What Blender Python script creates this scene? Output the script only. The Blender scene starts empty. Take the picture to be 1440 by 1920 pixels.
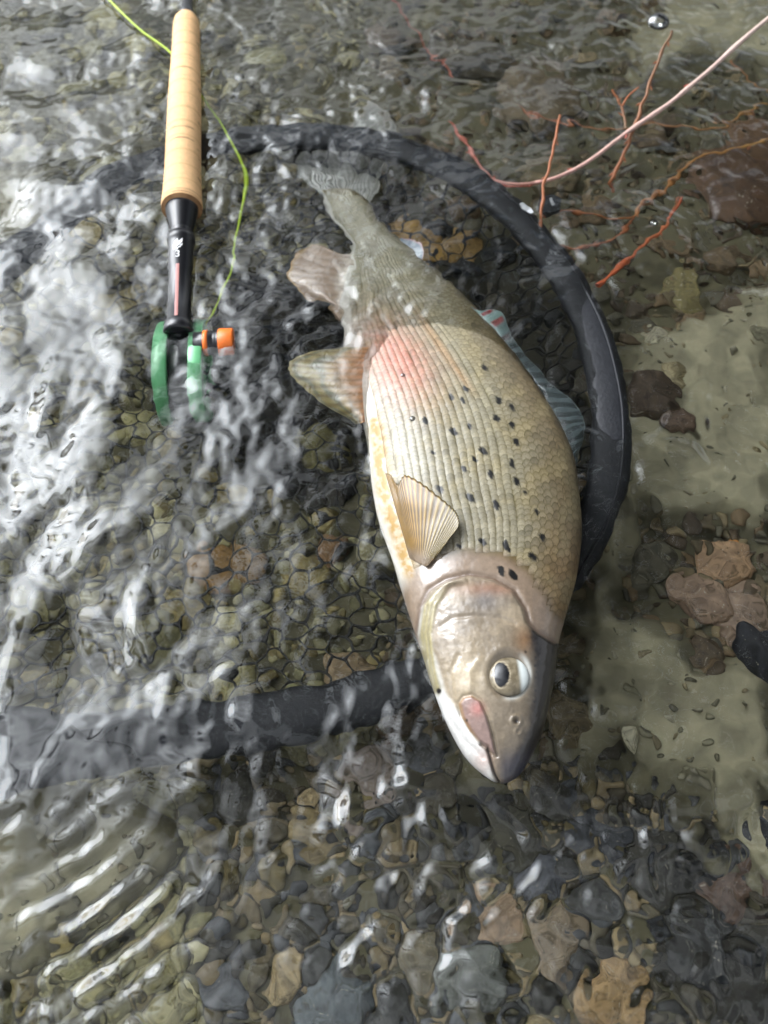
import bpy, math, random
import numpy as np
from mathutils import Vector, Matrix

rng = np.random.default_rng(7)
random.seed(7)
sc = bpy.context.scene
COL = sc.collection

# ------------------------------------------------------------------ camera
IOR = 1.45
W0, H0, F0 = 1440.0, 1920.0, 1700.0          # photograph size, focal length in its pixels
TILT, DIST = math.radians(30), 0.54
CAM = np.array([0.0, -DIST * math.sin(TILT), DIST * math.cos(TILT)])
FWD = np.array([0.0, math.sin(TILT), -math.cos(TILT)])
UPV = np.array([0.0, math.cos(TILT), math.sin(TILT)])
cd = bpy.data.cameras.new('camera')
cam = bpy.data.objects.new('camera', cd)
COL.objects.link(cam)
cam.location = CAM
cam.rotation_euler = (TILT, 0, 0)
cd.sensor_fit = 'VERTICAL'
cd.sensor_height = 36.0
cd.lens = 36.0 * F0 / H0
cd.clip_start = 0.01
cd.clip_end = 500
cd.dof.use_dof = True; cd.dof.focus_distance = 0.505; cd.dof.aperture_fstop = 8.0
sc.camera = cam

# ------------------------------------------------------------------ sky, sun, exposure
SUN = np.array([-0.69, 0.43, 0.58]); SUN /= np.linalg.norm(SUN)
world = bpy.data.worlds.new('World'); sc.world = world
world.use_nodes = True
nt = world.node_tree; nt.nodes.clear()
N = nt.nodes.new; LK = nt.links.new
out = N('ShaderNodeOutputWorld'); bg = N('ShaderNodeBackground')
sky = N('ShaderNodeTexSky'); sky.sky_type = 'NISHITA'; sky.sun_disc = False
sky.sun_elevation = math.asin(SUN[2]); sky.sun_rotation = math.atan2(SUN[0], SUN[1])
sky.air_density = 1.2; sky.dust_density = 2.0
tc = N('ShaderNodeTexCoord')
no = N('ShaderNodeTexNoise'); no.inputs['Scale'].default_value = 3.4; no.inputs['Detail'].default_value = 7
no.inputs['Roughness'].default_value = 0.55; no.inputs['Distortion'].default_value = 0.4
LK(tc.outputs['Generated'], no.inputs['Vector'])
rp = N('ShaderNodeValToRGB'); rp.color_ramp.elements[0].position = 0.40; rp.color_ramp.elements[1].position = 0.55
LK(no.outputs['Fac'], rp.inputs['Fac'])
# cloud brightness: forward scattering round the sun
dt = N('ShaderNodeVectorMath'); dt.operation = 'DOT_PRODUCT'; dt.inputs[1].default_value = SUN
nrm = N('ShaderNodeVectorMath'); nrm.operation = 'NORMALIZE'
LK(tc.outputs['Generated'], nrm.inputs[0]); LK(nrm.outputs[0], dt.inputs[0])
mx = N('ShaderNodeMath'); mx.operation = 'MAXIMUM'; mx.inputs[1].default_value = 0.0; LK(dt.outputs['Value'], mx.inputs[0])
pw = N('ShaderNodeMath'); pw.operation = 'POWER'; pw.inputs[1].default_value = 13.0; LK(mx.outputs[0], pw.inputs[0])
ma = N('ShaderNodeMath'); ma.operation = 'MULTIPLY_ADD'; ma.inputs[1].default_value = 560.0; ma.inputs[2].default_value = 16.0
LK(pw.outputs[0], ma.inputs[0])
cc = N('ShaderNodeCombineColor')
for i, k in enumerate((0.93, 0.97, 1.03)):
    m_ = N('ShaderNodeMath'); m_.operation = 'MULTIPLY'; m_.inputs[1].default_value = k
    LK(ma.outputs[0], m_.inputs[0]); LK(m_.outputs[0], cc.inputs[i])
mix = N('ShaderNodeMix'); mix.data_type = 'RGBA'
LK(rp.outputs['Color'], mix.inputs['Factor']); LK(sky.outputs[0], mix.inputs['A']); LK(cc.outputs[0], mix.inputs['B'])
LK(mix.outputs['Result'], bg.inputs['Color']); bg.inputs['Strength'].default_value = 0.10
LK(bg.outputs[0], out.inputs['Surface'])

ld = bpy.data.lights.new('sun', 'SUN'); sun = bpy.data.objects.new('sun', ld); COL.objects.link(sun)
ld.energy = 1.1; ld.angle = math.radians(18); ld.color = (1.0, 0.965, 0.90)
sun.rotation_euler = Vector(SUN).to_track_quat('Z', 'Y').to_euler()
sun.location = SUN * 5

vs = sc.view_settings
vs.view_transform = 'Standard'; vs.look = 'None'; vs.gamma = 1.0; vs.use_curve_mapping = False
vs.exposure = -0.75
cy = sc.cycles
cy.use_denoising = True; cy.denoiser = 'OPENIMAGEDENOISE'
cy.max_bounces = 14; cy.diffuse_bounces = 3; cy.glossy_bounces = 5; cy.transmission_bounces = 10; cy.transparent_max_bounces = 10
cy.caustics_refractive = True; cy.caustics_reflective = True
cy.sample_clamp_indirect = 30.0; cy.blur_glossy = 0.5

# ------------------------------------------------------------------ helpers
def lin(*c):
    """sRGB 0..255 -> linear"""
    a = np.array(c, float) / 255
    return np.where(a <= 0.04045, a / 12.92, ((a + 0.055) / 1.055) ** 2.4)

def at(px, py, z=0.0):
    """point of the place at height z that lies on this line of sight (bent at the water when below it)"""
    px = np.asarray(px, float); py = np.asarray(py, float); z = np.asarray(z, float)
    px, py, z = np.broadcast_arrays(px, py, z)
    d = FWD[None] + ((px - W0 / 2) / F0).reshape(-1, 1) * np.array([1, 0, 0.0]) + ((H0 / 2 - py) / F0).reshape(-1, 1) * UPV
    d /= np.linalg.norm(d, axis=1, keepdims=True)
    zz = z.reshape(-1)
    top = np.maximum(zz, 0)
    p = CAM + d * ((top - CAM[2]) / d[:, 2])[:, None]
    sinx = d[:, :2] / IOR
    cz = np.sqrt(1 - (sinx ** 2).sum(1))
    k = np.maximum(-zz, 0) / cz
    q = p.copy()
    q[:, :2] += sinx * k[:, None]
    q[:, 2] = zz
    return q.reshape(px.shape + (3,))

def proj(P):
    v = P - CAM
    zc = v @ FWD
    return W0 / 2 + F0 * v[..., 0] / zc, H0 / 2 - F0 * (v @ UPV) / zc

_perm = np.random.default_rng(3).permutation(4096)
_grad = np.random.default_rng(4).uniform(0, 2 * math.pi, 4096)
_gx, _gy = np.cos(_grad), np.sin(_grad)
def pn(x, y, seed=0):
    """2-D gradient noise, about -0.7..0.7"""
    x = np.asarray(x, float) + seed * 17.31; y = np.asarray(y, float) + seed * 9.17
    xi = np.floor(x).astype(int); yi = np.floor(y).astype(int)
    xf = x - xi; yf = y - yi
    def g(ix, iy, dx, dy):
        h = _perm[(_perm[ix & 4095] + iy) & 4095]
        return _gx[h] * dx + _gy[h] * dy
    u = xf ** 3 * (xf * (xf * 6 - 15) + 10); v = yf ** 3 * (yf * (yf * 6 - 15) + 10)
    a = g(xi, yi, xf, yf) * (1 - u) + g(xi + 1, yi, xf - 1, yf) * u
    b = g(xi, yi + 1, xf, yf - 1) * (1 - u) + g(xi + 1, yi + 1, xf - 1, yf - 1) * u
    return a * (1 - v) + b * v
def fbm(x, y, seed=0, o=4):
    r = 0; a = 1.0; f = 1.0
    for i in range(o):
        r = r + a * pn(x * f, y * f, seed + i * 3); a *= 0.5; f *= 2.03
    return r
def sst(a, b, x):
    t = np.clip((x - a) / (b - a), 0, 1)
    return t * t * (3 - 2 * t)
def seg_dist(px, py, pts):
    """distance to a polyline"""
    d = np.full(np.shape(px), 1e9)
    for (x0, y0), (x1, y1) in zip(pts[:-1], pts[1:]):
        vx, vy = x1 - x0, y1 - y0
        t = np.clip(((px - x0) * vx + (py - y0) * vy) / (vx * vx + vy * vy + 1e-9), 0, 1)
        d = np.minimum(d, np.hypot(px - x0 - t * vx, py - y0 - t * vy))
    return d
def inside(px, py, poly):
    px = np.asarray(px, float); py = np.asarray(py, float)
    r = np.zeros(px.shape, bool)
    n = len(poly)
    for i in range(n):
        x0, y0 = poly[i]; x1, y1 = poly[(i + 1) % n]
        c = ((y0 > py) != (y1 > py)) & (px < (x1 - x0) * (py - y0) / (y1 - y0 + 1e-12) + x0)
        r ^= c
    return r
def sdf(px, py, poly):
    """signed distance, positive inside"""
    d = seg_dist(px, py, list(poly) + [poly[0]])
    return np.where(inside(px, py, poly), d, -d)
def cr(pts, n):
    """Catmull-Rom through points, n samples"""
    p = np.asarray(pts, float)
    p = np.vstack([2 * p[0] - p[1], p, 2 * p[-1] - p[-2]])
    m = len(p) - 3
    t = np.linspace(0, m - 1e-6, n)
    i = t.astype(int); f = (t - i)[:, None]
    a, b, c, d = p[i], p[i + 1], p[i + 2], p[i + 3]
    return 0.5 * (2 * b + (c - a) * f + (2 * a - 5 * b + 4 * c - d) * f ** 2 + (3 * b - a - 3 * c + d) * f ** 3)

def mesh(name, V, F, mat=None, parent=None, col=None, smooth=True, origin=None, mat_index=None):
    V = np.asarray(V, float)
    if parent is not None and origin is None:
        o = parent; off = np.zeros(3)
        while o is not None:
            off += np.array(o.location); o = o.parent
        V = V - off
    me = bpy.data.meshes.new(name)
    if isinstance(F, np.ndarray):
        k = F.shape[1]
        me.vertices.add(len(V)); me.vertices.foreach_set('co', V.astype(np.float32).ravel())
        me.loops.add(F.size); me.loops.foreach_set('vertex_index', F.astype(np.int32).ravel())
        me.polygons.add(len(F))
        me.polygons.foreach_set('loop_start', np.arange(0, F.size, k, dtype=np.int32))
        me.update(calc_edges=True)
    else:
        me.from_pydata([tuple(v) for v in V], [], [tuple(f) for f in F]); me.update()
    if smooth:
        me.polygons.foreach_set('use_smooth', np.ones(len(me.polygons), bool))
    if col is not None:
        c = np.ones((len(V), 4), np.float32); c[:, :3] = col
        a = me.color_attributes.new('col', 'FLOAT_COLOR', 'POINT')
        a.data.foreach_set('color', c.ravel())
    if mat is not None: me.materials.append(mat)
    o = bpy.data.objects.new(name, me); COL.objects.link(o)
    if parent is not None: o.parent = parent
    return o
def thing(name, label, cat, loc=(0, 0, 0), group=None):
    o = bpy.data.objects.new(name, None); COL.objects.link(o); o.location = loc
    o.empty_display_size = 0.02
    return tag(o, label, cat, group)
def part_empty(name, parent, loc):
    o = bpy.data.objects.new(name, None); COL.objects.link(o); o.parent = parent
    o.location = Vector(loc) - Vector(parent.location); o.empty_display_size = 0.01
    return o
def tag(o, label, cat, group=None):
    o['label'] = label; o['category'] = cat
    if group: o['group'] = group
    return o

def grid_faces(nu, nv, wrap=False, flip=False):
    a = np.arange(nu * nv).reshape(nu, nv)
    if wrap: a = np.hstack([a, a[:, :1]])
    f = np.stack([a[:-1, :-1], a[1:, :-1], a[1:, 1:], a[:-1, 1:]], -1).reshape(-1, 4)
    return f[:, ::-1].copy() if flip else f
def tube(P, R, segs=8, caps=True):
    P = np.asarray(P, float); n = len(P); R = np.broadcast_to(np.asarray(R, float), (n,))
    T = np.gradient(P, axis=0); T /= np.linalg.norm(T, axis=1, keepdims=True) + 1e-12
    up = np.array([0, 0, 1.0]) if abs(T[0][2]) < 0.9 else np.array([1.0, 0, 0])
    A = np.cross(T, up); A /= np.linalg.norm(A, axis=1, keepdims=True) + 1e-12
    B = np.cross(A, T)
    th = np.linspace(0, 2 * math.pi, segs, endpoint=False)
    V = P[:, None] + R[:, None, None] * (np.cos(th)[None, :, None] * A[:, None] + np.sin(th)[None, :, None] * B[:, None])
    V = V.reshape(-1, 3); F = [tuple(f) for f in grid_faces(n, segs, True)]
    if caps:
        F.append(tuple(range(segs))[::-1]); F.append(tuple(range((n - 1) * segs, n * segs)))
    return V, F
def lathe(p0, axis, prof, segs=32):
    """profile [(distance along axis, radius)]"""
    ax = np.asarray(axis, float); ax /= np.linalg.norm(ax)
    t = np.array([0, 0, 1.0]) if abs(ax[2]) < 0.9 else np.array([1.0, 0, 0])
    A = np.cross(ax, t); A /= np.linalg.norm(A); B = np.cross(ax, A)
    th = np.linspace(0, 2 * math.pi, segs, endpoint=False)
    V = np.array([np.asarray(p0) + ax * d + r * (math.cos(t_) * A + math.sin(t_) * B) for d, r in prof for t_ in th])
    F = [tuple(f) for f in grid_faces(len(prof), segs, True)]
    F.append(tuple(range(segs))[::-1]); F.append(tuple(range((len(prof) - 1) * segs, len(prof) * segs)))
    return V, F
def join(parts):
    V = []; F = []; n = 0
    for v, f in parts:
        V.append(v); F += [tuple(int(i) + n for i in q) for q in f]; n += len(v)
    return np.vstack(V), F

# ------------------------------------------------------------------ materials
def mat_new(name):
    m = bpy.data.materials.new(name); m.use_nodes = True
    t = m.node_tree; b = t.nodes['Principled BSDF']
    return m, t, b
def mat_plain(name, col, rough=0.5, noise=0.15, scale=200, bump=0.0, metal=0.0, spec=0.5, coat=0.0, attr=False, objcol=False,
              detail=5, subsurf=0.0, trans=0.0):
    m, t, b = mat_new(name)
    n = t.nodes.new('ShaderNodeTexNoise'); n.inputs['Scale'].default_value = scale; n.inputs['Detail'].default_value = detail
    n.inputs['Roughness'].default_value = 0.62
    tc_ = t.nodes.new('ShaderNodeTexCoord'); t.links.new(tc_.outputs['Object'], n.inputs['Vector'])
    mr = t.nodes.new('ShaderNodeMapRange'); mr.inputs['From Min'].default_value = 0.3; mr.inputs['From Max'].default_value = 0.7
    mr.inputs['To Min'].default_value = 1 - noise; mr.inputs['To Max'].default_value = 1 + noise
    t.links.new(n.outputs['Fac'], mr.inputs['Value'])
    mu = t.nodes.new('ShaderNodeVectorMath'); mu.operation = 'SCALE'
    if attr:
        a = t.nodes.new('ShaderNodeAttribute'); a.attribute_name = 'col'; t.links.new(a.outputs['Color'], mu.inputs[0])
    elif objcol:
        a = t.nodes.new('ShaderNodeObjectInfo'); t.links.new(a.outputs['Color'], mu.inputs[0])
    else:
        mu.inputs[0].default_value = tuple(col)[:3]
    t.links.new(mr.outputs[0], mu.inputs['Scale']); t.links.new(mu.outputs[0], b.inputs['Base Color'])
    b.inputs['Roughness'].default_value = rough; b.inputs['Metallic'].default_value = metal
    b.inputs['Specular IOR Level'].default_value = spec; b.inputs['Coat Weight'].default_value = coat
    b.inputs['Coat Roughness'].default_value = 0.12
    if bump:
        bp = t.nodes.new('ShaderNodeBump'); bp.inputs['Strength'].default_value = bump; bp.inputs['Distance'].default_value = 0.001
        t.links.new(n.outputs['Fac'], bp.inputs['Height']); t.links.new(bp.outputs[0], b.inputs['Normal'])
    return m

M_skin = mat_plain('fish_skin', None, 0.32, 0.12, 420, 0.12, attr=True, spec=0.5, coat=0.6)
M_scale = mat_plain('fish_scale', None, 0.42, 0.22, 900, 0.15, attr=True, spec=0.5, coat=0.12)
M_cork = mat_plain('cork', None, 0.75, 0.10, 260, 0.25, attr=True)
M_black = mat_plain('black_anodised', (0.012, 0.012, 0.014), 0.28, 0.15, 300, spec=0.6)
M_rubber = mat_plain('black_fabric', (0.010, 0.011, 0.014), 0.6, 0.35, 420, 0.5, spec=0.35)
M_netting = mat_plain('black_net_cord', (0.014, 0.014, 0.013), 0.55, 0.3, 300, spec=0.3)
M_green = mat_plain('green_anodised', (0.14, 0.44, 0.20), 0.35, 0.1, 200, spec=0.6)
M_orange = mat_plain('orange_anodised', (0.78, 0.17, 0.02), 0.4, 0.1, 300, spec=0.5)
M_white = mat_plain('white_print', (0.8, 0.8, 0.8), 0.5, 0.03)
M_tab = mat_plain('worn_white', (0.42, 0.43, 0.44), 0.6, 0.3, 400)
M_pink = mat_plain('pink_stripe', (0.42, 0.17, 0.15), 0.35, 0.1)
M_line = mat_plain('chartreuse_line', (0.42, 0.58, 0.03), 0.45, 0.08, 100)
M_twig = mat_plain('twig_bark', None, 0.6, 0.22, 500, 0.5, attr=True)
M_stone = mat_plain('river_stone', None, 0.75, 0.45, 2.6, 0.6, objcol=True, detail=9)
M_gravel = mat_plain('gravel', None, 0.8, 0.35, 160, 0.4, attr=True)
M_bed = mat_plain('silt', None, 0.9, 0.22, 60, 0.6, attr=True, detail=9)

def mat_stone_layers(m):
    """veins and algae specks on the stones"""
    t = m.node_tree; b = t.nodes['Principled BSDF']
    src = b.inputs['Base Color'].links[0].from_socket
    tc_ = t.nodes.new('ShaderNodeTexCoord'); n = t.nodes.new('ShaderNodeTexNoise')
    n.inputs['Scale'].default_value = 3.4; n.inputs['Detail'].default_value = 8; n.inputs['Distortion'].default_value = 1.5
    t.links.new(tc_.outputs['Object'], n.inputs['Vector'])
    r = t.nodes.new('ShaderNodeValToRGB'); r.color_ramp.elements[0].position = 0.52; r.color_ramp.elements[1].position = 0.66
    t.links.new(n.outputs['Fac'], r.inputs['Fac'])
    mm = t.nodes.new('ShaderNodeMix'); mm.data_type = 'RGBA'; mm.blend_type = 'MULTIPLY'
    mm.inputs['B'].default_value = (0.40, 0.38, 0.28, 1)
    t.links.new(r.outputs['Color'], mm.inputs['Factor']); t.links.new(src, mm.inputs['A'])
    n2 = t.nodes.new('ShaderNodeTexNoise'); n2.inputs['Scale'].default_value = 11; n2.inputs['Detail'].default_value = 3
    t.links.new(tc_.outputs['Object'], n2.inputs['Vector'])
    r2 = t.nodes.new('ShaderNodeValToRGB'); r2.color_ramp.elements[0].position = 0.66; r2.color_ramp.elements[1].position = 0.72
    t.links.new(n2.outputs['Fac'], r2.inputs['Fac'])
    m2 = t.nodes.new('ShaderNodeMix'); m2.data_type = 'RGBA'; m2.inputs['B'].default_value = (0.30, 0.28, 0.22, 1)
    t.links.new(r2.outputs['Color'], m2.inputs['Factor']); t.links.new(mm.outputs['Result'], m2.inputs['A'])
    t.links.new(m2.outputs['Result'], b.inputs['Base Color'])
mat_stone_layers(M_stone)

M_water = bpy.data.materials.new('river_water'); M_water.use_nodes = True
t = M_water.node_tree; t.nodes.clear()
o_ = t.nodes.new('ShaderNodeOutputMaterial'); g_ = t.nodes.new('ShaderNodeBsdfGlass')
g_.inputs['IOR'].default_value = IOR; g_.inputs['Roughness'].default_value = 0.0
g_.inputs['Color'].default_value = (0.985, 0.995, 0.985, 1)
t.links.new(g_.outputs[0], o_.inputs['Surface'])

def mat_fin(name, trans=0.35):
    m, t, b = mat_new(name)
    a = t.nodes.new('ShaderNodeAttribute'); a.attribute_name = 'col'
    t.links.new(a.outputs['Color'], b.inputs['Base Color'])
    b.inputs['Roughness'].default_value = 0.35; b.inputs['Coat Weight'].default_value = 0.2
    tr = t.nodes.new('ShaderNodeBsdfTransparent'); mxs = t.nodes.new('ShaderNodeMixShader')
    mxs.inputs[0].default_value = 1 - trans
    t.links.new(tr.outputs[0], mxs.inputs[1]); t.links.new(b.outputs[0], mxs.inputs[2])
    t.links.new(mxs.outputs[0], t.nodes['Material Output'].inputs['Surface'])
    return m
M_fin = mat_fin('fin_membrane', 0.12)
M_fin_clear = mat_fin('fin_membrane_clear', 0.35)

# ------------------------------------------------------------------ riverbed (one sheet to the horizon)
BED = -0.095
def graded(lo, hi, step, far, k=1.35):
    a = list(np.arange(lo, hi + step / 2, step)); s = step
    r = []; x = a[-1]
    while x < far:
        s *= k; x += s; r.append(x)
    s = step; l = []; x = a[0]
    while x > -far:
        s *= k; x -= s; l.append(x)
    return np.array(l[::-1] + a + r)
SAND = [[(1185, 650), (1300, 600), (1440, 560), (1480, 980), (1330, 985), (1200, 960), (1160, 1130), (1270, 1220), (1300, 1240), (1440, 1260),
         (1440, 1500), (1480, 1800), (1430, 1700), (1330, 1530), (1150, 1420), (1060, 1400), (1090, 1150), (1140, 930)],
        [(1170, 60), (1290, -20), (1460, -20), (1460, 150), (1330, 130), (1220, 150)],
        [(-40, 1490), (260, 1470), (330, 1590), (250, 1690), (120, 1740), (-40, 1880)],
        [(-40, 330), (120, 330), (60, 480), (-40, 520)]]
def sandiness(px, py):
    wx = px + 40 * pn(px / 90, py / 90, 5); wy = py + 40 * pn(px / 90, py / 90, 6)
    s = np.full(np.shape(px), -1e9)
    for p in SAND: s = np.maximum(s, sdf(wx, wy, p))
    return sst(-25, 35, s)
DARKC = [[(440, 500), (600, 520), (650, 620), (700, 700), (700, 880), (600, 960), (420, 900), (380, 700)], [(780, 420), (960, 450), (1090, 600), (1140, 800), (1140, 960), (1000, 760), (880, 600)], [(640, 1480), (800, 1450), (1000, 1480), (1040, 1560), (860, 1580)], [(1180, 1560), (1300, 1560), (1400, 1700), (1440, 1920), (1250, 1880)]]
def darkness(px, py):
    """patches where bed, stones and gravel take darker colours"""
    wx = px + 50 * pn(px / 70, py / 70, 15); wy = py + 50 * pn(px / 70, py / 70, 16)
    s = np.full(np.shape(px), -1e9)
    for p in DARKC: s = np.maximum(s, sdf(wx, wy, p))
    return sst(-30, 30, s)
def bed_z(x, y):
    z = BED + 0.010 * fbm(x * 9, y * 9, 1) + 0.004 * fbm(x * 40, y * 40, 2)
    # the bank rises to the right of the shallows and far behind
    r = np.maximum(x - 2.2 + 0.5 * pn(y * 0.5, x * 0.3, 8), 0)
    z = z + 0.55 * (1 - np.exp(-r * 0.8)) + np.where(r > 0, 0.05 * fbm(x * 2, y * 2, 9), 0)
    return z
xs = graded(-0.40, 0.42, 0.005, 60); ys = graded(-0.42, 0.62, 0.005, 60)
X, Y = np.meshgrid(xs, ys, indexing='ij')
Z = bed_z(X, Y)
def bedpx(X, Y, Z):
    """where a bed point shows through flat water (two fixed-point steps)"""
    sx, sy = X.copy(), Y.copy()
    d = -Z
    for _ in range(4):
        rx, ry = sx - CAM[0], sy - CAM[1]; r = np.sqrt(rx ** 2 + ry ** 2 + CAM[2] ** 2)
        s = np.hypot(rx, ry) / r / IOR; tn = s / np.sqrt(1 - s * s)
        h = np.hypot(rx, ry) + 1e-9
        sx = X - rx / h * tn * d; sy = Y - ry / h * tn * d
    return proj(np.stack([sx, sy, np.zeros_like(sx)], -1))
near = (np.abs(X) < 0.6) & (Y > -0.5) & (Y < 0.8)
PX, PY = bedpx(X, Y, np.minimum(Z, -0.01))
sd = np.where(near, sandiness(PX, PY), 0.2)
Z = Z + np.where(near, 0.018 * sd, 0)
cs = lin(126, 121, 98); cd_ = lin(76, 72, 52)
mott = 0.5 + 0.5 * fbm(X * 22, Y * 22, 11)
colb = cd_ * (0.75 + 0.5 * mott[..., None]) * (1 - sd[..., None]) + cs * (0.8 + 0.35 * mott[..., None]) * sd[..., None]
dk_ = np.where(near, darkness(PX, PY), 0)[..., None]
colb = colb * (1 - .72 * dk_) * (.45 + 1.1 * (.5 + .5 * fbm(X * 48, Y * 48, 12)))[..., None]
bank = sst(0.02, 0.12, Z)[..., None]
colb = colb * (1 - bank) + lin(86, 84, 52) * bank
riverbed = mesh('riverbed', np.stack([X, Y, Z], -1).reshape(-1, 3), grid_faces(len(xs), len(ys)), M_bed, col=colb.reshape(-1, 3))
riverbed['kind'] = 'structure'
def bed_height(x, y):
    i = np.clip(np.searchsorted(xs, x), 0, len(xs) - 1); j = np.clip(np.searchsorted(ys, y), 0, len(ys) - 1)
    return Z[i, j]

# ------------------------------------------------------------------ stones
def ico(sub):
    import bmesh
    bm = bmesh.new(); bmesh.ops.create_icosphere(bm, subdivisions=sub, radius=1)
    V = np.array([v.co[:] for v in bm.verts]); F = np.array([[v.index for v in f.verts] for f in bm.faces]); bm.free()
    return V, F
IV3, IF3 = ico(4); IV1, IF1 = ico(2)
def stone_shape(V, seed, rough=0.22):
    r = np.random.default_rng(seed)
    P = V.copy()
    for _ in range(5):          # broken, water-worn facets
        n = r.normal(size=3); n /= np.linalg.norm(n); h = r.uniform(0.62, 0.9)
        d = P @ n - h
        P -= np.where(d > 0, d * 0.8, 0)[:, None] * n
    q = V * 1.3 + r.uniform(0, 50, 3)
    dsp = rough * (fbm(q[:, 0] + q[:, 2] * .6, q[:, 1] - q[:, 2] * .4, seed % 7, 4)) + 0.05 * fbm(q[:, 1] * 4, q[:, 2] * 4 + q[:, 0] * 2, 3, 3)
    P *= (1 + dsp)[:, None]
    return P * np.array([1.0, r.uniform(0.65, 0.95), r.uniform(0.42, 0.65)])
stone_meshes = []
for k in range(10):
    V = stone_shape(IV3, 100 + k)
    o = mesh('stone', V, IF3, M_stone); stone_meshes.append(o.data); bpy.data.objects.remove(o)
def add_stone(x, y, z, size, col, rz=None, k=None, flat=1.0):
    o = bpy.data.objects.new('stone', stone_meshes[rng.integers(10) if k is None else k])
    COL.objects.link(o); o.parent = riverbed
    o.location = (x, y, z); o.scale = (size, size, size * flat)
    o.rotation_euler = (rng.uniform(-.25, .25), rng.uniform(-.25, .25), rng.uniform(0, 6.28) if rz is None else rz)
    o.color = (*(np.asarray(col) * .98), 1)
    return o
PAL = dict(olive=[lin(132, 126, 88), lin(114, 110, 76), lin(142, 136, 102), lin(124, 112, 70), lin(96, 92, 66)],
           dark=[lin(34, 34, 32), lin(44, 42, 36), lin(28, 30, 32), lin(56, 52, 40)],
           brown=[lin(92, 76, 52), lin(74, 62, 44), lin(104, 92, 66), lin(84, 80, 64)],
           mound=[lin(62, 62, 60), lin(86, 80, 64), lin(52, 50, 42), lin(116, 104, 78), lin(74, 76, 78), lin(138, 122, 90), lin(58, 52, 38), lin(96, 86, 54)],
           sand=[lin(138, 133, 112), lin(112, 108, 86), lin(92, 88, 68), lin(122, 112, 84)])
def region(px, py):
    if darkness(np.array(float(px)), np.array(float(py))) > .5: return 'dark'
    if py > 1400 and px > 380: return 'mound'
    if px > 700 and py < 560: return 'brown'
    if px < 720: return 'olive'
    return 'brown'
placed = []
# rocks that stand out in the photograph: px, py, size, colour, flatness
for px, py, s, c, fl in [(1010, 150, .060, lin(98, 86, 64), .5), (900, 90, .045, lin(84, 78, 62), .5), (1390, 330, .055, lin(82, 58, 34), .5), (1420, 250, .04, lin(96, 70, 42), .5),
                         (1225, 745, .022, lin(76, 62, 46), .8), (1275, 785, .014, lin(88, 70, 54), .8), (1365, 1040, .024, lin(146, 118, 88), .6), (1325, 1110, .022, lin(134, 112, 92), .6),
                         (1400, 1130, .026, lin(132, 112, 94), .6), (1385, 1010, .014, lin(176, 118, 52), .9), (1440, 1215, .020, lin(24, 26, 32), 1.2), (1442, 1540, .018, lin(22, 24, 30), 1.2), (1280, 520, .026, lin(118, 108, 66), .5),
                         (1130, 1560, .020, lin(66, 68, 72), .7), (1020, 1640, .018, lin(86, 88, 94), .7), (620, 1890, .022, lin(92, 98, 100), .7), (880, 1840, .018, lin(100, 102, 96), .7),
                         (1160, 1860, .021, lin(150, 124, 86), .7), (930, 1730, .018, lin(150, 128, 104), .6), (1050, 1770, .02, lin(126, 112, 92), .6), (700, 1450, .022, lin(130, 118, 108), .6), (580, 1560, .02, lin(138, 122, 86), .6),
                         (1260, 1640, .024, lin(54, 52, 44), .6), (1330, 1760, .022, lin(48, 48, 46), .6), (960, 1560, .021, lin(62, 60, 48), .6), (1390, 1650, .02, lin(84, 64, 48), .6), (780, 1800, .018, lin(112, 104, 84), .6),
                         (780, 440, .03, lin(176, 140, 72), .5), (860, 450, .02, lin(150, 120, 66), .5), (590, 470, .018, lin(158, 122, 58), .5), (450, 1030, .02, lin(134, 106, 62), .6), (400, 1050, .018, lin(140, 108, 60), .6), (620, 1010, .016, lin(122, 92, 56), .6),
                         (660, 1250, .02, lin(140, 120, 90), .5), (600, 820, .02, lin(110, 104, 62), .5)]:
    p = at(px, py, BED + 0.02); h = bed_height(p[0], p[1])
    add_stone(p[0], p[1], h + s * 0.18 * fl, s, c * 0.8, flat=fl); placed.append((p[0], p[1], s * 0.8))
tries = 0
while len(placed) < 296 and tries < 9000:
    tries += 1
    px, py = rng.uniform(-60, 1500), rng.uniform(-60, 1980)
    p = at(px, py, BED)
    sd_ = float(sandiness(np.array(px), np.array(py)))
    if rng.random() < sd_ * 0.97: continue
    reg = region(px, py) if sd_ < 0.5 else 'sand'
    s = rng.choice([.009, .012, .015, .019, .024], p=[.2, .27, .26, .17, .10]) * rng.uniform(.85, 1.15)
    if sd_ > .5: s *= 0.6
    if reg == 'mound': s *= .72
    if any((p[0] - a) ** 2 + (p[1] - b) ** 2 < (0.72 * (s + c)) ** 2 for a, b, c in placed): continue
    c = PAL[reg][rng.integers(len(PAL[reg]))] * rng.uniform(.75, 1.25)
    fl = rng.uniform(.7, 1.1)
    add_stone(p[0], p[1], bed_height(p[0], p[1]) + s * .12, s, c, flat=fl); placed.append((p[0], p[1], s))
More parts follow.
